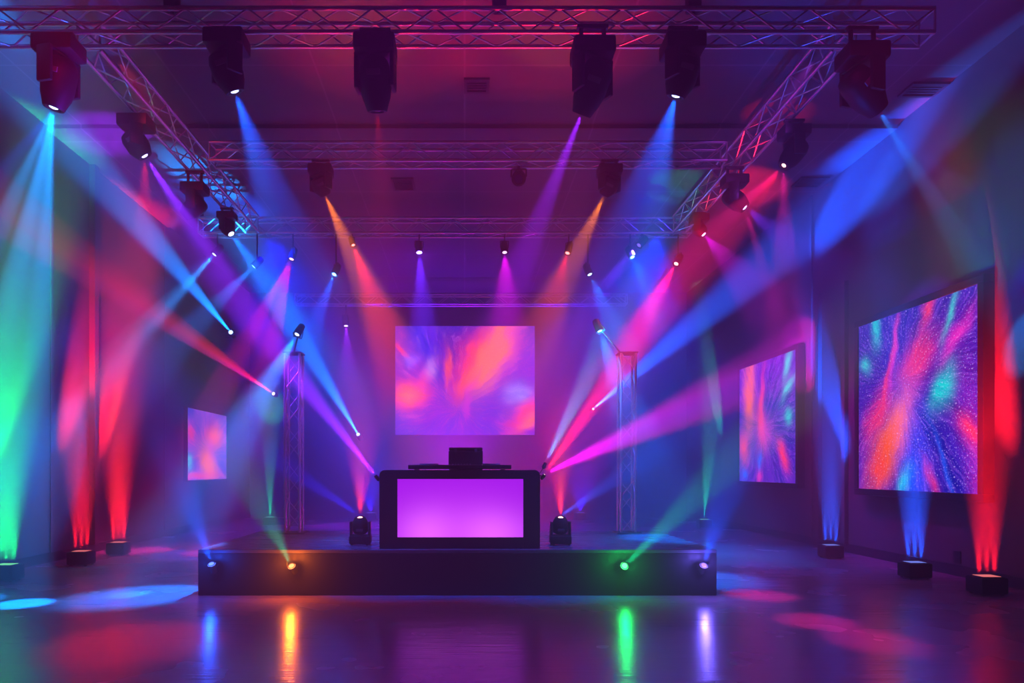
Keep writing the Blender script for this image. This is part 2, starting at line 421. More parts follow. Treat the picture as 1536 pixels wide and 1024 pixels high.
# ------------------------------------------------------------------ fixtures
def moving_head(lens, tgt, col, label, s=1.0, h=.4, group=None, lens_r=.042, strength=7, white_k=.4, hang=TZ, lit=True, floor=False):
    """s scales the width, h is the length of the head; hangs from z = hang, or stands upright (floor)"""
    lens = Vector(lens); d = (Vector(tgt) - lens).normalized()
    a = d.cross(Vector((0, 0, 1)))
    a = Vector((1, 0, 0)) if a.length < .05 else a.normalized()
    if a.x < 0: a = -a
    b = Vector((0, 0, 1)).cross(a); bas = Matrix((a, b, Vector((0, 0, 1)))).transposed()
    fr, re = h * .56, h * .44
    piv = lens - d * fr
    sg = -1 if floor else 1
    off = re + .03 * s + .08 * s
    base_c = piv + Vector((0, 0, sg * off))
    root_z = (base_c.z - .105 * s) if floor else hang
    t = thing('moving_head_spotlight', label, 'stage light', (piv.x, piv.y, root_z), group)
    o = t.location
    MB().box(base_c - o, (.40 * s, .30 * s, .16 * s), .025 * s).build('base', M_black, t, True)
    g = MB()
    al = off - .06 * s + .09 * s
    for k in (-1, 1):
        g.box(piv + a * (k * .176 * s) + Vector((0, 0, sg * (al / 2 - .09 * s))) - o, (.042 * s, .16 * s, al), .015 * s, bas)
    g.box(piv + Vector((0, 0, sg * (off - .085 * s))) - o, (.39 * s, .16 * s, .03 * s), .006 * s, bas)
    g.build('yoke', M_blackm, t, True)
    MB().lathe([(-re, 0), (-re, .09 * s), (-re * .85, .128 * s), (-re * .5, .150 * s), (fr * .25, .152 * s), (fr * .55, .138 * s), (fr * .85, .108 * s), (fr * .97, .098 * s), (fr, .092 * s), (fr, .070 * s), (fr - .014 * s, .066 * s), (fr - .014 * s, 0)],
               piv - o, d, 28).build('head', M_black, t, True)
    nn = Vector((0, -1, 0)); nn = (nn - d * nn.dot(d)).normalized(); rr = d.cross(nn)
    bas2 = Matrix((rr, d, nn)).transposed()
    MB().box(piv - d * re * .25 + nn * .150 * s - o, (.13 * s, .05 * s, .014 * s), .005 * s, bas2).build('vent_plate', M_grey, t)
    lm = lens_mat(white(col, white_k), strength) if lit else M_glass
    MB().lathe([(0, 0), (0, lens_r * .98), (.006, lens_r * .9), (.012, lens_r * .5), (.013, 0)], lens - d * .014 * s - o, d, 20).build('lens', lm, t, True)
    if not floor:
        top = base_c + Vector((0, 0, .08 * s)); c = MB(); gap = hang - top.z
        if gap > .02:
            ax = Vector((1, 0, 0))
            for k in (-1, 1):
                c.tube(top + ax * (k * .11 * s) - o, Vector((top.x, top.y, hang)) + ax * (k * .11 * s) - o, .022, 10)
            c.box(Vector((top.x, top.y, hang - min(.02, gap / 2))) - o, (.30 * s, .06, min(.034, gap * .8)), .004)
            c.build('clamp', M_blackm, t, True)
    else:
        f = MB()
        for kx in (-1, 1):
            for ky in (-1, 1): f.tube(base_c + a * (kx * .15 * s) + b * (ky * .1 * s) + Vector((0, 0, -.105 * s)) - o, base_c + a * (kx * .15 * s) + b * (ky * .1 * s) + Vector((0, 0, -.075 * s)) - o, .02 * s, 8)
        f.build('feet', M_black, t)
    return t

def par(lens, tgt, col, label, mount, s=1.0, group=None, strength=7, white_k=.4, lens_r=.036, name='par_spotlight'):
    """small can; mount: 'truss' (hangs by a pipe), 'left'/'right'/'back' (wall bracket), or a point the bracket runs to"""
    lens = Vector(lens); d = (Vector(tgt) - lens).normalized()
    piv = lens - d * .09 * s
    if mount == 'truss': m = Vector((piv.x, piv.y, TZ))
    elif mount == 'left': m = Vector((XL, piv.y, piv.z))
    elif mount == 'right': m = Vector((XR, piv.y, piv.z))
    elif mount == 'back': m = Vector((piv.x, YB, piv.z))
    else: m = Vector(mount)
    t = thing(name, label, 'stage light', m, group); o = t.location
    MB().lathe([(q * s, r * s) for q, r in [(-.12, 0), (-.12, .03), (-.10, .052), (-.02, .060), (.07, .060), (.09, .066), (.09, .05), (.075, .048), (.075, 0)]], piv - o, d, 20).build('can', M_black, t, True)
    MB().lathe([(0, 0), (0, lens_r * s), (.004, lens_r * .9 * s), (.008, 0)], lens - d * .008 - o, d, 16).build('lens', lens_mat(white(col, white_k), strength), t, True)
    v = (m - piv); vl = v.length; vn = v.normalized()
    a = d.cross(vn); a = Vector((1, 0, 0)) if a.length < .05 else a.normalized()
    y = MB(); kk = min(.11 * s, vl * .7)
    for k in (-1, 1): y.tube(piv + a * k * .068 * s - o, piv + a * k * .068 * s + vn * kk - o, .008 * s, 8)
    y.tube(piv - a * .068 * s + vn * kk - o, piv + a * .068 * s + vn * kk - o, .008 * s, 8)
    y.build('yoke', M_blackm, t, True)
    if vl > kk + .005:
        MB().tube(piv + vn * kk - o, m - o, .012 * s, 10).build('mounting_pipe' if vl > .3 else 'bracket', M_blackm, t, True)
    return t

G1 = 'moving heads on the front truss'; G2 = 'moving heads on the inner trusses'; G3 = 'small spotlights on the third truss'
G4 = 'small wall spotlights'; G5 = 'pin spots on the booth corners'; G6 = 'pin spots along the stage front'; G7 = 'wall uplights on the floor'

def fan(parent, src, rays):
    for (px, py, d, col, wpx, B) in rays:
        dst = at(px, py, d)
        spot(parent, src, dst, col, wpx * d / FPX, B * (36 / wpx) ** .35)

def MH(px, py, d, aim, col, label, rays, **k):
    p = at(px, py, d)
    t = moving_head(p, at(*aim), col, label, **k)
    dv = (at(*aim) - p).normalized()
    fan(t, p + dv * .01, rays)
    return t
def PAR(px, py, d, aim, col, label, mount, rays, glow=0, **k):
    p = at(px, py, d)
    t = par(p, at(*aim), col, label, mount, **k)
    dv = (at(*aim) - p).normalized()
    fan(t, p + dv * .01, rays)
    if glow: halo(t, p + dv * .03, col, glow)
    return t

# ---- front truss (six big heads)
FH = dict(s=1.04, h=.50, group=G1); FS = dict(s=1.0, h=.38, group=G1)
MH(80, 163, 7.0, (22, 440, 7.1), CYAN, 'leftmost big moving head, throwing a pale cyan fan down the left edge',
   [(-26, 400, 7.1, CYAN, 40, .7), (22, 440, 7.1, CYAN, 46, 1.5), (62, 450, 7.05, CYAN, 30, 1.5), (-90, 380, 7.1, BLUE, 60, .22)], **FH)
MH(353, 139, 6.95, (425, 330, 7.32), BLUE, 'big moving head on the nearest truss throwing a wide blue beam, second from left',
   [(428, 350, 7.35, BLUE, 84, 1.1), (408, 330, 7.35, CYAN, 34, .16)], **FS)
MH(566, 168, 7.0, (585, 460, 7.6), RED, 'unlit-looking black moving head left of centre on the nearest truss with faint red beam',
   [(582, 470, 7.6, RED, 90, .05)], lit=False, **FH)
MH(872, 172, 7.0, (790, 390, 7.8), PURPLE, 'black moving head right of centre on the nearest truss throwing a narrow purple beam',
   [(785, 390, 7.8, PURPLE, 44, .6)], lit=False, **FH)
MH(1013, 146, 6.95, (955, 330, 7.32), BLUE, 'big moving head with a blazing white-blue lens, second from right on the nearest truss',
   [(955, 340, 7.35, BLUE, 96, 1.35), (978, 330, 7.35, CYAN, 40, .18)], **FS)
MH(1318, 166, 6.95, (1425, 300, 7.25), CYAN, 'rightmost big moving head, throwing a cyan beam towards the right wall',
   [(1402, 300, 7.3, CYAN, 24, .24), (1426, 290, 7.3, BLUE, 50, .16)], **FH)

# ---- inner trusses
MH(488, 293, T2 - .1, (545, 420, 10.6), ORANGE, 'moving head with a yellow lens, on the left half of the second truss',
   [(545, 420, 10.6, ORANGE, 42, .85)], s=.85, h=.26, group=G2)
MH(907, 293, T2 - .1, (850, 410, 10.6), ORANGE, 'moving head with a yellow lens, on the right half of the second truss',
   [(850, 410, 10.6, ORANGE, 40, .65)], s=.85, h=.26, group=G2)
MH(218, 235, 8.6, (330, 400, 9.0), VIOLET, 'moving head with a violet beam at the near end of the left side truss',
   [(330, 405, 9.0, VIOLET, 42, .75), (440, 560, 9.6, PURPLE, 44, .24)], s=.95, h=.32, group=G2)
MH(275, 323, 10.2, (225, 360, 10.2), CYAN, 'moving head with a blue-white lens, halfway along the left side truss',
   [(225, 360, 10.2, BLUE, 50, .14)], s=.9, h=.38, group=G2, lens_r=.05)
MH(347, 351, 11.6, (395, 420, 11.4), CYAN, 'moving head with a cyan beam at the far end of the left side truss',
   [(400, 425, 11.4, CYAN, 28, .8), (440, 480, 11.4, BLUE, 80, .34)], s=.75, h=.26, group=G2, lens_r=.06)
MH(1175, 249, 8.7, (1120, 315, 8.7), RED, 'moving head with a red beam at the near end of the right side truss',
   [(1120, 312, 8.7, RED, 36, .50), (960, 450, 9.2, PINK, 70, .16)], s=.85, h=.38, group=G2, lens_r=.03)
MH(1118, 312, 10.0, (1175, 358, 9.8), PURPLE, 'moving head with a red-rimmed lens and purple beam, halfway along the right side truss',
   [(1180, 360, 9.9, VIOLET, 40, .42)], s=.88, h=.38, group=G2, lens_r=.035)
MH(1056, 352, 11.8, (1092, 392, 11.6), MAG, 'moving head with a magenta beam at the far end of the right side truss',
   [(1095, 395, 11.6, MAG, 34, .50)], s=.75, h=.24, group=G2, lens_r=.04)

# ---- third truss: row of small spotlights
P3 = dict(s=1.15, group=G3)
d3 = T3 - .13
PAR(321, 382, d3, (240, 470, 12.5), CYAN, 'small spotlight with a pale blue fan, leftmost under the third truss', 'truss',
    [(225, 485, 11.5, CYAN, 34, .40), (190, 530, 11.0, CYAN, 26, .26), (215, 470, 11.6, BLUE, 70, .16)], **P3)
PAR(380, 400, d3, (300, 480, 12.7), CYAN, 'small spotlight with a bright blue beam below the left end of the third truss', 'truss',
    [(300, 480, 12.2, CYAN, 32, .32), (230, 550, 11.6, BLUE, 70, .20)], glow=22, **P3)
PAR(437, 389, d3, (400, 500, 12.6), RED, 'small spotlight with a split red beam, third from left under the third truss', 'truss',
    [(374, 505, 12.6, PINK, 26, .40), (414, 490, 12.6, RED, 24, .45), (395, 500, 12.6, PINK, 60, .18)], **P3)
PAR(501, 412, d3, (465, 490, 12.6), CYAN, 'small spotlight with a blue beam on a long drop pipe, left of the red one', 'truss',
    [(466, 500, 12.6, BLUE, 34, .8)], glow=22, **P3)
PAR(530, 368, d3, (570, 480, 12.5), RED, 'small spotlight with an orange-red beam slanting right, below the left yellow beam', 'truss',
    [(573, 485, 12.6, RED, 52, 1.0)], white_k=.2, s=.9, group=G3)
PAR(629, 379, d3, (634, 470, 12.6), VIOLET, 'small spotlight with a violet lens pointing straight down, left of centre', 'truss',
    [(634, 470, 12.6, VIOLET, 38, .85), (640, 560, 12.6, DEEP, 60, .24)], glow=22, lens_r=.05, **P3)
PAR(757, 379, d3, (761, 470, 12.6), MAG, 'small spotlight with a magenta beam pointing straight down, right of centre', 'truss',
    [(760, 460, 12.6, MAG, 44, .6), (764, 500, 12.6, PINK, 90, .12)], white_k=.4, **P3)
PAR(851, 380, d3, (832, 440, 12.7), RED, 'small spotlight with a short red beam, below the right yellow beam', 'truss',
    [(834, 440, 12.7, RED, 34, .60)], white_k=.2, **P3)
PAR(885, 412, d3, (912, 470, 12.7), CYAN, 'small spotlight with a narrow pale blue beam, right of the short red beam', 'truss',
    [(905, 455, 12.8, CYAN, 18, .50), (925, 510, 12.6, BLUE, 60, .34)], **P3)
PAR(949, 386, d3, (985, 450, 12.6), CYAN, 'small spotlight with a cyan-blue beam slanting right, second from right under the third truss', 'truss',
    [(980, 450, 12.6, BLUE, 46, .8), (970, 440, 12.6, CYAN, 18, .26)], glow=22, **P3)
PAR(1014, 396, d3, (980, 460, 12.6), RED, 'small spotlight with a long red beam, rightmost under the third truss', 'truss',
    [(950, 505, 12.5, RED, 44, 1.1), (955, 500, 12.5, PINK, 60, .3)], white_k=.4, **P3)
PAR(958, 368, d3, (880, 450, 12.6), VIOLET, 'small spotlight with a broad lavender beam slanting down left, below the third truss', 'truss',
    [(870, 480, 12.5, VIOLET, 54, .8), (880, 465, 12.5, BLUE, 40, .2)], white_k=.1, strength=2, **P3)
PAR(519, 489, T4 - .13, (521, 540, 18.3), PURPLE, 'small spotlight with a short purple beam, alone under the furthest truss', 'truss',
    [(522, 545, 18.2, PURPLE, 26, .50)], s=1.5, group=G3)
PAR(778, 268, T2 - .1, (778, 300, 8.6), DEEP, 'small dark spotlight hanging unlit under the middle of the second truss', 'truss', [], s=1.6, strength=.02, white_k=0, group=G3)

# ---- tower tops
PAR(445, 502, 9.5, (400, 577, 9.1), CYAN, 'small spotlight on the left tower top with a blazing cyan beam', (-2.40, 9.6, 3.05),
    [(398, 580, 9.05, CYAN, 34, 1.4), (338, 690, 8.5, BLUE, 70, .62), (350, 650, 8.7, CYAN, 18, .24)], s=.9, group='tower-top spotlights')
PAR(900, 497, 9.5, (930, 570, 9.35), CYAN, 'small spotlight beside the right tower top with a pale blue beam', (2.17, 9.56, 3.05),
    [(925, 570, 9.35, CYAN, 34, .8), (955, 650, 9.2, BLUE, 78, .7)], glow=12, s=.9, group='tower-top spotlights')

# ---- wall spotlights
PAR(346, 498, 17.6, (290, 430, 14.5), CYAN, 'wall spotlight at the far left corner throwing a long cyan beam up left', 'left',
    [(245, 377, 13.0, CYAN, 30, .8), (60, 168, 8.8, BLUE, 88, .36)], s=1.5, group=G4)
PAR(410, 590, 19.75, (300, 520, 15.6), RED, 'wall spotlight on the back wall throwing a split red beam up left', 'back',
    [(140, 400, 10.6, RED, 28, .27), (150, 428, 10.6, PINK, 26, .19), (140, 376, 10.5, RED, 14, .09)], s=1.2, white_k=.8, group=G4)
PAR(537, 651, 19.75, (490, 570, 17.5), CYAN, 'wall spotlight low on the back wall, left of the booth, with a narrow cyan beam', 'back',
    [(480, 555, 17.0, CYAN, 20, 1.1), (445, 490, 16.0, BLUE, 44, .5)], s=1.4, group=G4)
PAR(890, 613, 19.75, (1000, 520, 16.0), CYAN, 'wall spotlight on the back wall throwing the broad blue beam up right', 'back',
    [(1000, 522, 16.0, (0, .16, 1), 24, .40), (1150, 392, 13.2, BLUE, 66, 1.05), (1285, 275, 11.4, BLUE, 120, .14)], s=.9, group=G4)

# ------------------------------------------------------------------ stage
SX0, SX1, SY0, SY1, SZ = (297 - VPX) * 7.59 / FPX, (1075 - VPX) * 7.59 / FPX, 7.59, 9.86, .51
st = thing('stage', 'low black stage in the middle of the hall under the booth', 'stage', ((SX0 + SX1) / 2, (SY0 + SY1) / 2, 0))
w, dp = SX1 - SX0, SY1 - SY0
MB().box((0, 0, (SZ - .04) / 2), (w, dp, SZ - .04), .004).build('skirt', M_stage, st)
MB().box((0, 0, SZ - .02), (w, dp, .04), .006).build('deck', M_deck, st)

# ------------------------------------------------------------------ booth
BD = 7.68
bx0, bx1 = (569 - VPX) * BD / FPX, (810 - VPX) * BD / FPX
bh = (824 - 706) * BD / FPX
bw = bx1 - bx0; bxc = (bx0 + bx1) / 2
bt = thing('dj_booth', 'black DJ booth with a glowing violet front panel', 'booth', (bxc, BD + .32, SZ))
def rrect(x0, x1, z0, z1, r, n=5):
    pts = [(x0, z0), (x1, z0)]
    for k in range(n + 1): pts.append((x1 - r + r * math.cos(math.pi / 2 * k / n), z1 - r + r * math.sin(math.pi / 2 * k / n)))
    for k in range(n + 1): pts.append((x0 + r - r * math.sin(math.pi / 2 * k / n), z1 - r + r * math.cos(math.pi / 2 * k / n)))
    return pts
MB().prism(rrect(-bw / 2, bw / 2, 0, bh, .06), -.28, .32).build('body', M_black, bt, True)
px0, px1 = (596 - 689.5) * BD / FPX, (785 - 689.5) * BD / FPX
pz0, pz1 = (824 - 807) * BD / FPX, (824 - 719.5) * BD / FPX
f = MB(); X = bw / 2
f.box(((-X + px0) / 2, -.30, bh / 2 - .03), (px0 + X, .04, bh - .06)).box(((X + px1) / 2, -.30, bh / 2 - .03), (X - px1, .04, bh - .06))
f.box((0, -.30, pz0 / 2), (px1 - px0, .04, pz0)).box(((px0 + px1) / 2, -.30, (pz1 + bh - .06) / 2), (px1 - px0, .04, bh - .06 - pz1))
f.prism(rrect(-X, X, bh - .0601, bh, .0599), -.32, -.28)
f.build('front_frame', M_blackm, bt)
def panel_mat():
    m = bpy.data.materials.new('lit_booth_panel'); m.use_nodes = True; nt = m.node_tree; nt.nodes.clear(); L = nt.links.new
    tc = nt.nodes.new('ShaderNodeTexCoord')
    e = nt.nodes.new('ShaderNodeEmission'); e.inputs[1].default_value = 1.8
    prev = None
    base = (.28, .004, .62, 1)
    for (u, v, su, sv, c, wgt) in ((.5, .05, .62, .75, (.45, .03, .75, 1), .9), (.24, .02, .22, .42, (.72, .11, .9, 1), .9), (.74, .02, .26, .40, (.72, .11, .9, 1), .9)):
        d = nt.nodes.new('ShaderNodeVectorMath'); d.operation = 'SUBTRACT'; d.inputs[1].default_value = (u, .5, v); L(tc.outputs['Generated'], d.inputs[0])
        q = nt.nodes.new('ShaderNodeVectorMath'); q.operation = 'MULTIPLY'; q.inputs[1].default_value = (1 / su, 0, 1 / sv); L(d.outputs[0], q.inputs[0])
        dp = nt.nodes.new('ShaderNodeVectorMath'); dp.operation = 'DOT_PRODUCT'; L(q.outputs[0], dp.inputs[0]); L(q.outputs[0], dp.inputs[1])
        n = nt.nodes.new('ShaderNodeMath'); n.operation = 'MULTIPLY'; n.inputs[1].default_value = -1; L(dp.outputs['Value'], n.inputs[0])
        x = nt.nodes.new('ShaderNodeMath'); x.operation = 'EXPONENT'; L(n.outputs[0], x.inputs[0])
        w_ = nt.nodes.new('ShaderNodeMath'); w_.operation = 'MULTIPLY'; w_.inputs[1].default_value = wgt; L(x.outputs[0], w_.inputs[0])
        mx = nt.nodes.new('ShaderNodeMix'); mx.data_type = 'RGBA'; L(w_.outputs[0], mx.inputs['Factor'])
        if prev is None: mx.inputs['A'].default_value = base
        else: L(prev, mx.inputs['A'])
        mx.inputs['B'].default_value = c; prev = mx.outputs['Result']
    L(prev, e.inputs[0])
    o = nt.nodes.new('ShaderNodeOutputMaterial'); L(e.outputs[0], o.inputs[0])
    return m
MB().box(((px0 + px1) / 2, -.292, (pz0 + pz1) / 2), (px1 - px0, .02, pz1 - pz0)).build('light_panel', panel_mat(), bt)

# gear on the booth
zt = SZ + bh
ct = thing('dj_controller', 'wide low black DJ controller lying on the booth top', 'controller', (bxc, 7.95, zt))
MB().box((0, 0, .035), (1.18, .34, .05), .008).build('body', M_black, ct)
for k in (-1, 1): MB().lathe([(0, .11), (.012, .11), (.016, .10), (.016, 0)], (k * .36, 0, .06), (0, 0, 1)).build('jog_wheel', M_grey, ct, True)
g = MB()
for kx in (-1, 1):
    for ky in (-1, 1): g.tube((kx * .5, ky * .12, 0), (kx * .5, ky * .12, .012), .02, 8)
g.build('feet', M_black, ct)
g = MB()
for k in range(8): g.tube((-.12 + k * .034, -.08 + (k % 2) * .05, .06), (-.12 + k * .034, -.08 + (k % 2) * .05, .072), .008, 8)
g.build('knobs', M_grey, ct)
es = thing('equipment_case', 'small black equipment case standing on the booth top behind the controller', 'case', ((698.5 - VPX) * 8.3 / FPX, 8.28, zt))
MB().box((0, 0, .115), (.41, .28, .23), .012).build('body', M_black, es)
MB().box((0, 0, .252), (.405, .275, .035), .012).build('lid', M_blackm, es)
g = MB(); 
for k in (-1, 1): g.box((k * .12, -.142, .232), (.03, .012, .04), .003)
g.build('latch', M_grey, es)

# ---- booth corner pin spots
def PIN(px, py, d, aim, col, label, mount, rays, **k): return PAR(px, py, d, aim, col, label, mount, rays, s=.34, name='pin_spotlight', **k)
PIN(563, 713, 7.70, (500, 630, 7.7), PURPLE, 'tiny pin spot on the top left booth corner with a lavender beam', (bx0, 7.8, SZ + bh - .06),
    [(470, 595, 8.2, PURPLE, 24, 1.4), (380, 480, 7.4, PURPLE, 40, .24)], group=G5, white_k=.9)
PIN(818, 695, 7.72, (860, 600, 8.2), GREEN, 'tiny pin spot above the top right booth corner with a short green beam', (bx1, 7.9, SZ + bh - .08),
    [(862, 605, 8.4, TEAL, 20, .45), (895, 530, 9.4, DEEP, 40, .3)], group=G5, white_k=.7)
t = PIN(817, 711, 7.66, (900, 590, 7.4), ORANGE, 'tiny pin spot on the top right booth corner with red and magenta beams', (bx1, 7.8, SZ + bh - .06),
    [(905, 585, 8.6, RED, 28, 1.5), (985, 450, 8.6, RED, 40, .14)], group=G5, white_k=.8)
fan(t, at(817, 711, 7.66), [(990, 634, 9.45, MAG, 30, 1.0), (990, 622, 9.45, MAG, 32, .6), (1010, 641, 9.6, PINK, 18, .4), (1000, 612, 9.45, PINK, 18, .4)])

# ---- stage front pin spots
def SF(px, py, aim, lensc, label, rays, glow, gcol, lr=.07):
    p = at(px, py, 7.46)
    t = par(p, at(*aim), lensc, label, (p.x, 7.589, p.z - .01), s=.62, group=G6, strength=4, white_k=.10, lens_r=lr, name='pin_spotlight')
    fan(t, p + (at(*aim) - p).normalized() * .02, rays)
    if glow: halo(t, p + Vector((0, -.05, .01)), gcol, glow, .03)
SF(317, 845, (300, 790, 7.2), BLUE, 'small spotlight with a blue-white lens at the left end of the stage front', [(297, 785, 7.46, BLUE, 22, .9), (262, 720, 7.5, BLUE, 60, .26)], 14, BLUE)
SF(437, 848, (418, 810, 7.2), ORANGE, 'small spotlight with orange glare and a green beam, left on the stage front', [(412, 800, 7.5, GREEN, 20, .34), (385, 730, 7.7, (0, .4, .5), 46, .12)], 22, (1, .16, .01))
SF(937, 848, (945, 838, 7.2), GREEN, 'small spotlight with a green glare and green beam on the right of the stage front', [(985, 800, 7.52, GREEN, 18, .45), (1050, 745, 7.75, (0, .4, .5), 42, .14)], 11, (0, 1, .12))
SF(1056, 847, (1068, 810, 7.2), VIOLET, 'small spotlight with a white-violet glare at the right end of the stage front', [(1071, 795, 7.46, BLUE, 24, .9), (1084, 750, 7.5, DEEP, 56, .26)], 20, (.15, .1, 1))

# ---- small moving heads on the stage
for (px, sgn, lab) in ((540, -1, 'small black moving head standing on the stage left of the booth, red and blue beams'), (841, 1, 'small black moving head standing on the stage right of the booth, red and blue beams')):
    d = 8.05
    zb = 810 if True else 0
    p = at(px, 795, d)
    s = .62
    # lens so that the feet stand on the deck
    dirv = (at(px + sgn * 3, 735, d - .1) - p).normalized()
    hh = .20
    p.z = SZ + .105 * s + hh * .44 + .11 * s + dirv.z * hh * .56
    t = moving_head(p, p + dirv, RED, lab, s=s, h=hh, group='moving heads on the stage floor', lens_r=.03, strength=8, white_k=.3, floor=True)
    spot(t, p + dirv * .01, at(px - 2 * sgn, 700, d), RED, 36 * d / FPX, 1.0)
    spot(t, p + dirv * .01, at(px, 740, d), ORANGE, 8 * d / FPX, .6)
    spot(t, p + dirv * .01, at(px + sgn * 78, 722, d), BLUE if sgn > 0 else DEEP, 22 * d / FPX, 1.0)

# ------------------------------------------------------------------ wall uplights on the floor
def uplight(px, py_bot, col, label, wall, tilt, rays, lens_s=1.2, size=(.30, .26, .20), black=False):
    d = CAMZ * FPX / (py_bot - VPY) + size[1] / 2
    x = (px - VPX) * d / FPX
    t = thing('floor_uplight', label, 'uplight', (x, d, 0), G7)
    MB().box((0, 0, size[2] / 2 + .008), (size[0], size[1], size[2] - .016), .018).build('housing', M_black, t, True)
    MB().box((0, 0, size[2]), (size[0] - .05, size[1] - .05, .012), .004).build('bezel', M_blackm, t)
    MB().box((0, 0, size[2] + .006), (size[0] - .10, size[1] - .10, .006)).build('lens', lens_mat(white(col, .2), lens_s), t)
    g = MB()
    for kx in (-1, 1):
        for ky in (-1, 1): g.tube((kx * (size[0] / 2 - .04), ky * (size[1] / 2 - .04), 0), (kx * (size[0] / 2 - .04), ky * (size[1] / 2 - .04), .012), .018, 8)
    g.build('feet', M_black, t)
    src = Vector((x, d, size[2] + .03))
    for (dx, dy, dz, c, ang, E) in rays:
        dst = src + Vector((dx, dy, dz))
        for k in ((-1, 0, 1) if wall != 'B' else (0,)):      # three sources side by side, added to broaden the column's foot
            sk = src + Vector((k * .085, 0, 0))
            spot(t, sk, dst + Vector((k * .085, 0, 0)), c, 2 * math.tan(R(ang) / 2) * (dst - src).length, 0, blend=.9, absolute=E / (3 if wall != 'B' else 1))
    return t
uplight(10, 873, GREEN, 'square black uplight at the left edge washing the wall green', 'L', 0, [(-.58, .86, 2.7, GREEN, 20, 13000), (-.4, .6, 3.0, (.06, .9, .22), 9, 4000)])
uplight(122, 849, RED, 'black floor uplight washing the left wall red, nearer of the two red ones there', 'L', 0, [(-.65, 1.17, 2.8, RED, 15, 14000)])
uplight(178, 833, RED, 'black floor uplight with the red and amber wash, further along the left wall', 'L', 0, [(-.60, 1.19, 3.2, RED, 17, 19000), (-.60, 1.19, 2.6, ORANGE, 7, 3500)])
uplight(1246, 838, BLUE, 'black floor uplight washing the recessed strip of the right wall blue', 'R', 0, [(.80, 1.5, 3.0, BLUE, 13, 18000)])
uplight(1372, 869, BLUE, 'black floor uplight washing the wall blue below the large right screen', 'R', 0, [(.70, 1.1, 3.2, BLUE, 15, 18000)])
uplight(1480, 894, RED, 'black floor uplight washing the wall red beside the large right screen', 'R', 0, [(.65, .86, 2.8, RED, 15, 14000)])
# uplights behind the stage, against the back of the hall
def uplight_at(x, d, col, label, rays):
    py = VPY + CAMZ * FPX / (d - .13)
    return uplight(VPX + x * FPX / d, py, col, label, 'B', 0, rays)
uplight_at(-4.9, 17.2, TEAL, 'floor uplight sending a soft green column up behind the left end of the stage', [(-.8, 2.75, 3.0, TEAL, 11, 7000)])
uplight_at(5.75, 16.4, TEAL, 'floor uplight sending a soft green column up behind the right end of the stage', [(.75, 1.4, 3.3, TEAL, 12, 8000)])
uplight_at(-.1, 18.8, PURPLE, 'added unseen floor uplight washing the back wall violet behind the booth', [(0, .15, 3, (.22, .0, 1), 70, 2600)])  # added lamp, hidden by the booth, to glow the haze violet
uplight_at(-2.6, 18.9, DEEP, 'added floor uplight filling the rear haze deep blue behind the left tower', [(-.2, -.2, 3, (.02, .005, 1), 60, 1700)])  # added to fill the haze blue on the left
uplight_at(3.2, 18.9, DEEP, 'added floor uplight filling the rear haze deep blue behind the right tower', [(.2, -.2, 3, (.02, .005, 1), 60, 1700)])  # added to fill the haze blue on the right

# ------------------------------------------------------------------ screens
def display(name, label, cat, corners, m, frame_w, frame_t, group, fm=None):
    """corners: bottom-left, bottom-right, top-right as seen; picture faces the hall"""
    a, b, c = map(Vector, corners); u = (b - a); v = (c - b); n = u.cross(v).normalized()   # towards viewer
    ctr = (a + c) / 2
    t = thing(name, label, cat, ctr, group)
    bm = bmesh.new(); uvl = bm.loops.layers.uv.new('UVMap')
    ps = [a, b, c, a + v]; vs_ = [bm.verts.new(p - ctr + n * 0) for p in ps]; fc = bm.faces.new(vs_)
    for l, q in zip(fc.loops, ((0, 0), (1, 0), (1, 1), (0, 1))): l[uvl].uv = q
    r = bmesh.ops.extrude_face_region(bm, geom=[fc])
    bmesh.ops.translate(bm, vec=-n * frame_t * .5, verts=[e for e in r['geom'] if isinstance(e, bmesh.types.BMVert)])
    bmesh.ops.recalc_face_normals(bm, faces=bm.faces)
    me = bpy.data.meshes.new('screen_picture'); bm.to_mesh(me); bm.free(); me.materials.append(m)
    o = bpy.data.objects.new('screen_picture', me); COL.objects.link(o); o.parent = t
    if frame_w:
        uh, vh = u.normalized(), v.normalized(); bas = Matrix((uh, vh, n)).transposed()
        U, V = u.length, v.length; g = MB(); w = frame_w; off = -n * (frame_t * .5 - .02)
        g.box(off + vh * (V / 2 + w / 2), (U + 2 * w, w, frame_t), .008, bas); g.box(off - vh * (V / 2 + w / 2), (U + 2 * w, w, frame_t), .008, bas)
        g.box(off + uh * (U / 2 + w / 2), (w, V, frame_t), .008, bas); g.box(off - uh * (U / 2 + w / 2), (w, V, frame_t), .008, bas)
        g.build('frame', fm or M_black, t)
        MB().box(-n * (frame_t * .75 - .0), (U * .7, V * .7, frame_t * .5), 0, bas).build('wall_mount', M_blackm, t)
    return t
OR = (1.0, .13, .012); PK = (1.0, .03, .16); HP = (.9, .03, .55); CY = (.0, .62, .68); BL = (.01, .10, 1.0); PU = (.22, .02, .75); LB = (.25, .35, 1.0)
xs = XR - .16
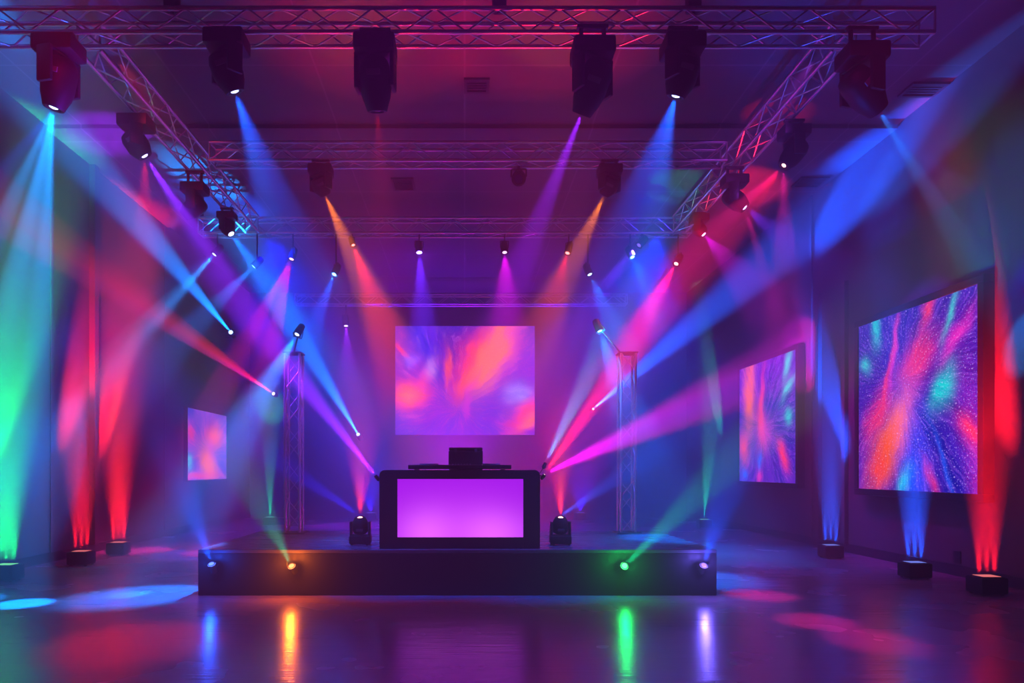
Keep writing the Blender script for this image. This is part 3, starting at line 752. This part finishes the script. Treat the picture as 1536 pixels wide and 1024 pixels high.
m1 = screen_mat('screen_picture_starburst', (.004, .006, .34), (.05, .012, .50), (.42, .62), [
    (.55, .72, .14, .085, 40, PK, .95), (.18, .44, .17, .075, 55, PK, .9), (.42, .46, .28, .06, 55, HP, .35), (.33, .30, .26, .10, 62, OR, 1.25),
    (.20, .14, .20, .10, 58, (1, .05, .03), .9), (.75, .53, .10, .06, 65, CY, 1.0), (.07, .76, .05, .05, 0, CY, .75),
    (.17, .97, .10, .035, 95, CY, .9), (.80, .92, .13, .025, 70, CY, .8), (.62, .97, .09, .03, 80, PK, .95), (.85, .78, .16, .04, 48, HP, .8),
    (.95, .30, .12, .05, -40, PK, .95), (.45, .04, .08, .05, 70, CY, .8), (.66, .06, .12, .03, -62, PK, .6), (.36, .80, .22, .022, 78, HP, .8), (.76, .16, .2, .018, -68, BL, .8), (.28, .62, .2, .02, 72, PK, .8)],
    1.75, 7.0, .9, .95)
zb, zt_ = at(0, 732, 11.1).z, at(0, 488, 11.1).z
display('wall_screen', 'large black-framed screen with an orange, pink and blue starburst on the right wall', 'screen',
        ((xs, 10.98, zb), (xs, 8.42, zb), (xs, 8.42, zt_ - .05)), m1, .10, .14, 'screens on the walls')
m2 = screen_mat('screen_picture_streaks', (.006, .008, .34), (.10, .012, .52), (.45, .45), [
    (.20, .78, .30, .10, 88, OR, 1.15), (.44, .70, .24, .035, 80, PK, .85), (.42, .47, .17, .08, 100, PK, .95), (.50, .42, .14, .12, 20, HP, .55), (.09, .30, .12, .09, 100, PK, .95),
    (.80, .22, .12, .05, -55, PK, 1.0), (.86, .93, .13, .045, 70, CY, .9), (.87, .72, .11, .045, 45, CY, .85), (.87, .50, .06, .05, 0, CY, .8),
    (.40, .15, .08, .03, 85, BL, .9), (.10, .05, .05, .06, 90, BL, .9), (.40, .04, .06, .05, 90, HP, .9)], 2.1, 6.0, .6, .95)
zb2, zt2 = at(0, 721, 16.0).z, at(0, 557, 16.0).z
display('wall_screen', 'smaller dark-framed screen with orange and cyan streaks, further along the right wall', 'screen',
        ((xs, 15.75, zb2), (xs, 13.05, zb2), (xs, 13.05, zt2)), m2, .09, .14, 'screens on the walls')
m3 = screen_mat('screen_picture_embers', (.03, .03, .45), (.22, .06, .60), (.5, .4), [
    (.66, .66, .12, .13, 0, OR, 1.0), (.72, .62, .2, .2, 0, PK, .6), (.50, .22, .24, .13, 110, OR, 1.2), (.35, .06, .4, .06, 0, PK, .8),
    (.08, .66, .06, .12, 0, PK, .7), (.05, .25, .06, .12, 0, CY, .6), (.55, .45, .3, .1, 90, HP, .4)], 2.3, 4.0, .35, .75)
xl = XL + .12
display('wall_screen', 'small frameless screen with glowing ember shapes on the left wall', 'screen',
        ((xl, 15.2, at(0, 720, 15.2).z), (xl, 17.7, at(0, 720, 15.2).z), (xl, 17.7, at(0, 611, 15.2).z)), m3, .025, .10, 'screens on the walls', M_grey)
m4 = screen_mat('screen_picture_fire_cloud', (.02, .012, .42), (.11, .006, .40), (.45, .25), [
    (.80, .88, .26, .11, 80, HP, .8), (.58, .72, .34, .15, 62, (1, .03, .09), 1.2), (.22, .55, .20, .05, 55, PK, .6), (.95, .18, .22, .10, 40, (1, .03, .07), 1.1),
    (.52, .50, .20, .07, 60, (1, .05, .03), .9), (.70, .74, .30, .12, 65, (1, .15, 0), 1.8), (.10, .36, .13, .15, 90, (1, .03, .06), 1.3), (.09, .36, .09, .10, 90, OR, 1.0),
    (.38, .62, .16, .03, 88, (1, .07, .02), .9), (.88, .38, .12, .10, 30, LB, .5), (.26, .62, .10, .05, 70, LB, .4), (.97, .12, .12, .05, 40, OR, .9),
    (.05, .78, .12, .025, -48, (1, .03, .06), .9), (.52, .30, .16, .03, 75, HP, .5), (.10, .70, .06, .06, 0, BL, .7)], 3.0, 4.0, .3, 1.28)
dw = YB - .12
display('rear_screen', 'wide screen with a fiery pink and orange cloud on the back wall', 'screen',
        (at(593, 652, dw), at(802, 652, dw), at(802, 489, dw)), m4, .02, .10, 'screens on the walls', M_grey)

# wall outlet
ot = thing('wall_outlet', 'small dark outlet plate low on the right wall between two uplights', 'outlet', (XR - .006, 9.0, CAMZ - (835 - VPY) * 9.0 / FPX))
MB().box((0, 0, 0), (.012, .13, .16), .003).build('plate', M_outlet, ot)
MB().box((-.008, 0, .035), (.006, .05, .04)).box((-.008, 0, -.035), (.006, .05, .04)).build('socket', M_blackm, ot)

# ------------------------------------------------------------------ light pools on the floor, thrown by the truss heads
def pool(src, x, d, col, wd, E):
    s = Vector(src); dst = Vector((x, d, 0))
    return spot(None, s, dst, col, wd, 0, blend=1, absolute=E)
pool(at(218, 236, 8.58), -2.7, 5.6, RED, 1.3, 2300)
pool(at(1175, 250, 8.68), 3.3, 7.6, PINK, .75, 2900)
pool(at(1175, 250, 8.68), 3.25, 6.3, PINK, .7, 2900)
pool(at(1118, 313, 9.98), 3.35, 5.6, PINK, .75, 2900)

# fill washes added as bare lamps without fixtures, tinting room and haze
def wash(src, dst, col, ang, E, r=.1):
    s = Vector(src); t_ = Vector(dst)
    return spot(None, s, t_, col, 2 * math.tan(R(ang) / 2) * (t_ - s).length, 0, blend=1, radius=r, absolute=E)
wash((0, 16.5, .3), (0, 11.5, 6.5), (.62, .0, .50), 100, 450)  # added to tint the ceiling magenta
wash((-2.5, 4.0, 6.2), (-6.3, 11.5, 1.8), (1, .0, .12), 38, 700)  # added out of view to redden the left wall
wash((2.5, 3.0, 6.2), (6.5, 10.5, 1.6), (.6, .0, .28), 42, 700)  # added out of view to tint the right wall
wash((0, 2.6, 6.3), (0, 5.5, 0), (.46, .0, .6), 80, 480)  # added out of view to lift the floor purple
wash((3.6, 12.6, 5.7), (2.6, 16, 0), (.0, .008, 1), 80, 2800)  # added blue flood for the haze, right
wash((-3.6, 12.6, 5.7), (-2.8, 16, 0), (.0, .008, 1), 80, 2800)  # added blue flood for the haze, left
wash((-3.66, 7.25, 5.72), (-4.02, 11.5, 5.80), (1, .02, .08), 24, 260, .03)  # bare spot added to edge the left truss chords red
wash((3.70, 7.25, 5.72), (4.06, 11.5, 5.80), (.5, .05, 1), 24, 260, .03)  # bare spot added to edge the right truss chords violet
